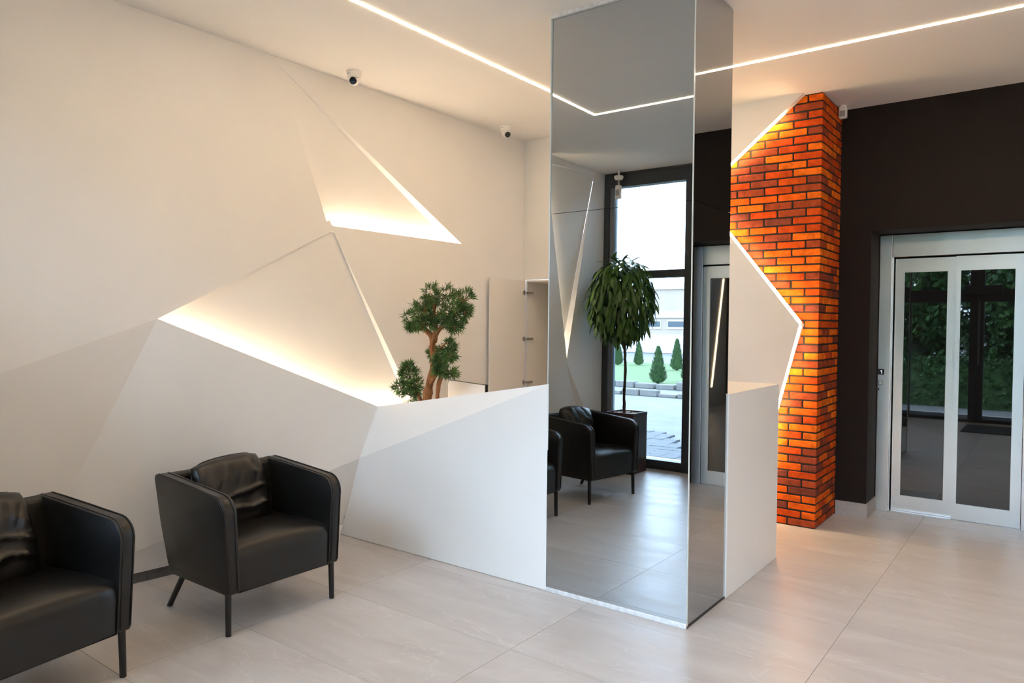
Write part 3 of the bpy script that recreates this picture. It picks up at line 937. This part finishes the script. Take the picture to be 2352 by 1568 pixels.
# ================================================================== POTTED TREE BY THE WINDOW
PX, PY = .47, -.075
pt = empty('potted_tree', (PX, PY, 0), 0, 'round-crowned potted tree in tall dark planter at the window corner', 'potted plant')
w2 = .158
mb = MB()
mb.prism([(-w2, -w2), (w2, -w2), (w2, w2), (-w2, w2)], 2, .0, .59)
pl_ = mb.build('planter', M['planter'], pt, bevel=.006)
mb = MB()
for (a0, a1, b0, b1) in ((-w2, w2, -w2, -w2 + .02), (-w2, w2, w2 - .02, w2), (-w2, -w2 + .02, -w2 + .02, w2 - .02), (w2 - .02, w2, -w2 + .02, w2 - .02)):
    mb.box(a0, a1, b0, b1, .588, .622)
mb.build('planter_rim', M['planter'], pt)
rnd = random.Random(12); mb = MB()
for k in range(150):
    c = Vector((rnd.uniform(-.13, .13), rnd.uniform(-.13, .13), .598 + rnd.uniform(0, .012)))
    r_ = rnd.uniform(.008, .015)
    mb.lathe([(.001, -r_ * .6), (r_ * .8, -r_ * .35), (r_, 0), (r_ * .8, r_ * .35), (.001, r_ * .6)], c, 6)
o = mb.build('pebbles', M['pebble'], pt); o['kind'] = 'stuff'
tp = [(.0, .05, .58), (-.005, .055, .8), (.008, .06, 1.05), (-.004, .06, 1.3), (0, .07, 1.55), (0, .08, 1.8)]
pts, rr = trunk(tp, [.017, .015, .014, .014, .013, .009])
MB().tube(pts, rr, 9).build('trunk', M['bark'], pt, smooth=True)
def leaf_mesh(L, W, curl, seed):
    rnd = random.Random(seed); vv = []; ff = []; n = 6
    for i in range(n + 1):
        t = i / n; w = W * math.sin(PI * min(1, t * .92 + .04)) ** .8 * (1 - .35 * t)
        if i == n: w = 0
        x = L * t; z = -curl * t * t * L
        sw = rnd.uniform(-.002, .002)
        vv += [(x, -w + sw, z + .25 * w), (x, sw, z), (x, w + sw, z + .25 * w)]
    for i in range(n):
        k = i * 3; ff += [(k, k + 1, k + 4, k + 3), (k + 1, k + 2, k + 5, k + 4)]
    me = bpy.data.meshes.new('leaf'); me.from_pydata(vv, [], ff); me.update()
    for p in me.polygons: p.use_smooth = True
    me.materials.append(M['leaf']); return me
leaves = [leaf_mesh(.14, .022, .35, 1), leaf_mesh(.13, .020, .5, 2), leaf_mesh(.155, .024, .42, 3), leaf_mesh(.11, .019, .25, 4)]
rnd = random.Random(5)
CZc = Vector((-.035, .095, 1.80)); RX, RY, RZ = .345, .30, .41
lv = []
while len(lv) < 900:
    v_ = Vector((rnd.gauss(0, 1), rnd.gauss(0, 1), rnd.gauss(0, 1))).normalized()
    rr_ = rnd.uniform(.62, 1.0) ** .5
    c = CZc + Vector((v_.x * RX, v_.y * RY, v_.z * RZ)) * rr_
    d = Vector((v_.x * .55, v_.y * .55, 0)) + Vector((rnd.uniform(-.35, .35), rnd.uniform(-.35, .35), -.85 + 1.0 * max(0, v_.z) ** 2 + rnd.uniform(-.2, .2)))
    d.normalize()
    if c.x + d.x * .15 + PX < .02: d.x = abs(d.x) * .2; d.normalize()
    if c.y + d.y * .15 + PY < -.33: d.y = abs(d.y) * .2; d.normalize()
    if c.x + PX < .03 or c.y + PY < -.33: continue
    face = v_.dot(Vector((.75, .6, .1))) * rr_
    lv.append((face, c, d, rnd.randrange(4), rnd.uniform(-.5, .5)))
lv.sort(key=lambda t: -t[0])
rest = MB()
for k, (f_, c, d, li, tw) in enumerate(lv):
    q = d.to_track_quat('X', 'Z') @ Matrix.Rotation(tw, 3, 'X').to_quaternion()
    if k < 300:
        o = link('leaf', leaves[li], pt, c); o.rotation_mode = 'QUATERNION'; o.rotation_quaternion = q
    else:
        mw = Matrix.Translation(c) @ q.to_matrix().to_4x4()
        rest.add([mw @ v.co for v in leaves[li].vertices], [tuple(p.vertices) for p in leaves[li].polygons])
o = rest.build('foliage', M['leaf'], pt, fix=False, smooth=True); o['kind'] = 'stuff'
tw = MB()
for k in range(40):
    c = lv[k * 22][1]
    tw.tube([(0, .075, 1.45 + .3 * rnd.random()), c * .6 + Vector((0, .075, 1.65)) * .4, c], [.006, .004, .002], 5)
tw.build('branch', M['bark'], pt)

# ================================================================== CEILING CAMERAS AND DETECTORS
def turret(loc, look, label):
    r_ = empty('dome_camera', loc, 0, label, 'security camera')
    MB().lathe([(.001, 0), (.052, 0), (.053, -.006), (.049, -.010), (.044, -.045), (.036, -.052), (.001, -.052)], (0, 0, 0), 28).build('base', M['white_plastic'], r_, smooth=False)
    c = Vector((0, 0, -.058)) + Vector(look).normalized() * .008
    prof = [(.036 * math.cos(a), .036 * math.sin(a)) for a in [(-80 + k * 16) * PI / 180 for k in range(10)]]
    b = MB().lathe(prof, c, 24, look).build('ball', M['white_plastic'], r_, smooth=True)
    l = MB().lathe([(.001, .0), (.0245, .0), (.0245, .010), (.020, .012), (.001, .013)], c + Vector(look).normalized() * .0265, 20, look).build('lens', M['lens'], b)
    MB().box(-.012, .008, -.0485, -.046, -.024, -.019).build('badge', M['grey_plastic'], r_)
    return r_
turret((.187, 3.319, H), (.62, -.75, -.35), 'white turret security camera on the ceiling, nearer of the two')
turret((.193, 4.996, H), (.88, -.28, -.55), 'white turret security camera on the ceiling, in the far corner')

det = empty('motion_detector', (2.672, 6.03, H), 0, 'small white motion detector hung from the ceiling at the brick pier', 'detector')
mb = MB().lathe([(.001, 0), (.024, 0), (.024, -.012), (.001, -.012)], (0, 0, 0), 18); mb.build('mount', M['white_plastic'], det)
MB().box(-.028, .028, -.026, .022, -.100, -.008).build('housing', M['white_plastic'], det, bevel=.010, seg=3)
MB().box(-.02, .02, -.029, -.0255, -.09, -.045).build('window', M['grey_plastic'], det, bevel=.001, seg=1)

det2 = empty('motion_detector', (.215, -.29, H), 0, 'white motion detector on a ball bracket in front of the window', 'detector')
MB().tube([(0, 0, 0), (0, 0, -.06)], .012, 10).build('bracket', M['white_plastic'], det2)
MB().lathe([(.001, -.055), (.048, -.055), (.052, -.070), (.040, -.095), (.001, -.105)], (0, 0, 0), 20).build('mount', M['white_plastic'], det2)
MB().tube([(0, 0, -.10), (0, 0, -.165)], .014, 10).build('neck', M['grey_plastic'], det2)
MB().box(-.030, .030, -.022, .026, -.300, -.155).build('housing', M['white_plastic'], det2, bevel=.010, seg=3)
MB().box(-.022, .022, .0255, .030, -.270, -.205).build('window', M['grey_plastic'], det2, bevel=.001, seg=1)

# ================================================================== DOORMAT
dm = MB().box(2.93, 4.3, .02, .95, .0005, .012).build('doormat', M['mat_fibre'], bevel=.004)
tag(dm, 'dark doormat inside the entrance doors', 'doormat')

# ================================================================== OUTSIDE
GZ = -.12
ground = struct(MB().box(-70, 50, -90, YG - .06, GZ - .3, GZ - .03).build('ground', M['asphalt']))
# block paving by the door: single pavers near the glass
rowi = 0; y = YG - .08
paver_me = MB().box(-.098, .098, -.098, .098, -.03, 0).build('paver', M['paver'])
pm = paver_me.data; bpy.data.objects.remove(paver_me)
for j in range(17):
    for i in range(16):
        x = 1.15 - .2 * i - .13 * j + (.1 if j % 2 else 0)
        yy = YG - .20 - .2 * j
        if i < 16:
            o = link('paver', pm, ground, (x, yy, GZ + random.uniform(-.004, .004)))
lawn = MB().box(-40, -2.0, -26, -12.2, GZ - .03, GZ + .02).build('lawn', M['grass']); tag(lawn, 'green lawn beyond the kerb outside the window', 'lawn')
kerb = empty('kerb', (-5.3, -12.0, GZ), 0, 'pale stone kerb edging the lawn outside', 'kerb')
rnd = random.Random(9)
for k in range(16):
    x = -9.5 + k * .62
    w = rnd.uniform(.5, .6); h_ = rnd.uniform(.10, .2)
    MB().box(x - w / 2 + 5.3, x + w / 2 + 5.3, -.14, .14, -.03, h_).build('kerb_stone', M['stone'], kerb, bevel=.02)
wal = empty('low_wall', (-3.6, -9.8, GZ), 0, 'low broken stone edging on the paving outside', 'stone edging')
for k in range(9):
    MB().box(-2.6 + k * .5, -2.6 + k * .5 + .46, -.10, .12, -.03, rnd.uniform(.05, .14)).build('edging_stone', M['stone'], wal, bevel=.02)

def conifer(loc, h, r, seed, label):
    root = empty('thuja_shrub', loc, 0, label, 'shrub', 'small thujas on the lawn outside')
    rnd = random.Random(seed); mb = MB()
    for k in range(900):
        t = rnd.random() ** 1.3
        rad = r * (1 - t) ** .65 * rnd.uniform(.7, 1.08) * min(1, .55 + t * 5)
        a = rnd.uniform(0, 2 * PI)
        c = Vector((rad * math.cos(a), rad * math.sin(a), h * (.03 + .95 * t)))
        d = Vector((math.cos(a) * .5, math.sin(a) * .5, 1)).normalized()
        s_ = Vector((-math.sin(a), math.cos(a), 0)) * .035 * h
        tip = c + d * .11 * h * (1 - .4 * t)
        mb.add([c - s_, c + s_, tip], [(0, 1, 2)])
    core = MB().lathe([(.001, 0.0), (r * .55, .04 * h), (r * .7, .2 * h), (r * .5, .55 * h), (r * .2, .85 * h), (.001, .97 * h)], (0, 0, 0), 12)
    core.build('branches', M['conifer'], root)
    o = mb.build('foliage', M['conifer'], root, fix=False); o['kind'] = 'stuff'
    MB().tube([(0, 0, 0), (0, 0, .3 * h)], .03, 6).build('stem', M['bark'], root)
for k, (x, y, h_, r_, lab) in enumerate([
    (-5.47, -13.4, 1.10, .26, 'tallest green thuja seen through the window, nearest the kerb'),
    (-5.0, -14.6, 1.20, .24, 'green thuja right of the tallest thuja outside'),
    (-8.1, -20.7, 1.25, .26, 'distant thuja between the two large thujas outside'),
    (-11.2, -23.5, 1.05, .24, 'small thuja standing alone left of the tallest thuja outside'),
    (-11.9, -22.8, 1.15, .24, 'leftmost narrow thuja beside the tree trunk outside'),
    (-6.4, -21.0, 1.2, .28, 'distant thuja at the right window frame')]):
    conifer((x, y, GZ + .02), h_, r_, 20 + k, lab)

# broad trees opposite the entrance
def tree(loc, h, r, seed, label):
    root = empty('garden_tree', loc, 0, label, 'tree', 'trees opposite the entrance')
    rnd = random.Random(seed); mb = MB()
    for k in range(13000):
        v_ = Vector((rnd.gauss(0, 1), rnd.gauss(0, 1), rnd.gauss(0, 1))).normalized() * rnd.uniform(.35, 1.0) ** .5
        c = Vector((v_.x * r, v_.y * r, h * .52 + v_.z * h * .48))
        c += Vector((noise.noise(c * 1.5), noise.noise(c * 1.5 + Vector((7, 0, 0))), noise.noise(c * 1.5 + Vector((0, 9, 0))))) * .35
        a = Vector((rnd.uniform(-1, 1), rnd.uniform(-1, 1), rnd.uniform(-1, 1))).normalized(); b_ = a.orthogonal().normalized()
        s_ = rnd.uniform(.06, .11)
        mb.add([c - a * s_, c + b_ * s_ * .6, c + a * s_, c - b_ * s_ * .6], [(0, 1, 2, 3)])
    o = mb.build('foliage', M['tree_leaf'], root, fix=False); o['kind'] = 'stuff'
    MB().tube([(0, 0, -.1), (.05, 0, h * .3), (0, .05, h * .7)], [.14, .11, .04], 8).build('trunk', M['bark'], root)
for k, (x, y, h_, r_, lab) in enumerate([
    (1.1, -6.0, 4.6, 1.15, 'leafy green tree reflected in the left lift door'),
    (3.9, -6.0, 5.0, 1.3, 'leafy green tree reflected in the right lift door'),
    (6.9, -6.0, 4.8, 1.3, 'leafy green tree at the far right of the entrance'),
    (2.6, -9.7, 6.0, 1.9, 'tall green tree behind the gap between the reflected trees')]):
    tree((x, y, GZ), h_, r_, 40 + k, lab)

# clipped hedge in front of the trees
hg = empty('hedge', (4.0, -4.35, GZ), 0, 'low leafy hedge below the trees opposite the entrance', 'hedge')
MB().box(-3.5, 3.5, -.22, .22, -.03, .82).build('branches', M['tree_leaf'], hg)
rnd = random.Random(77); mb = MB()
for k in range(9000):
    c = Vector((rnd.uniform(-3.6, 3.6), rnd.choice((-1, 1)) * rnd.uniform(.18, .32), rnd.uniform(0, .95)))
    if rnd.random() < .25: c.y = rnd.uniform(-.3, .3); c.z = rnd.uniform(.8, .98)
    a = Vector((rnd.uniform(-1, 1), rnd.uniform(-1, 1), rnd.uniform(-1, 1))).normalized(); b_ = a.orthogonal().normalized()
    s_ = rnd.uniform(.03, .06)
    mb.add([c - a * s_, c + b_ * s_ * .6, c + a * s_, c - b_ * s_ * .6], [(0, 1, 2, 3)])
o = mb.build('foliage', M['tree_leaf'], hg, fix=False); o['kind'] = 'stuff'

# pale low building across the street
bd = empty('low_building', (-20, -42, GZ), 0, 'pale peach and white low building seen through the window', 'building')
MB().box(-14, 14, -4, 0, 0, 5.0).build('wall', M['peach'], bd)
for z0, z1 in ((0, 1.3), (2.55, 3.0), (4.6, 5.05)):
    MB().box(-14, 14, .0, .12, z0, z1).build('band', M['bldg_white'], bd)
for k in range(11):
    x = -13 + k * 2.45
    f_ = MB().box(x, x + 2.0, .0, .06, 1.75, 2.4).build('window', M['bldg_white'], bd)
    MB().box(x + .08, x + 1.92, .06, .08, 1.9, 2.3).build('pane', M['bldg_glass'], f_)
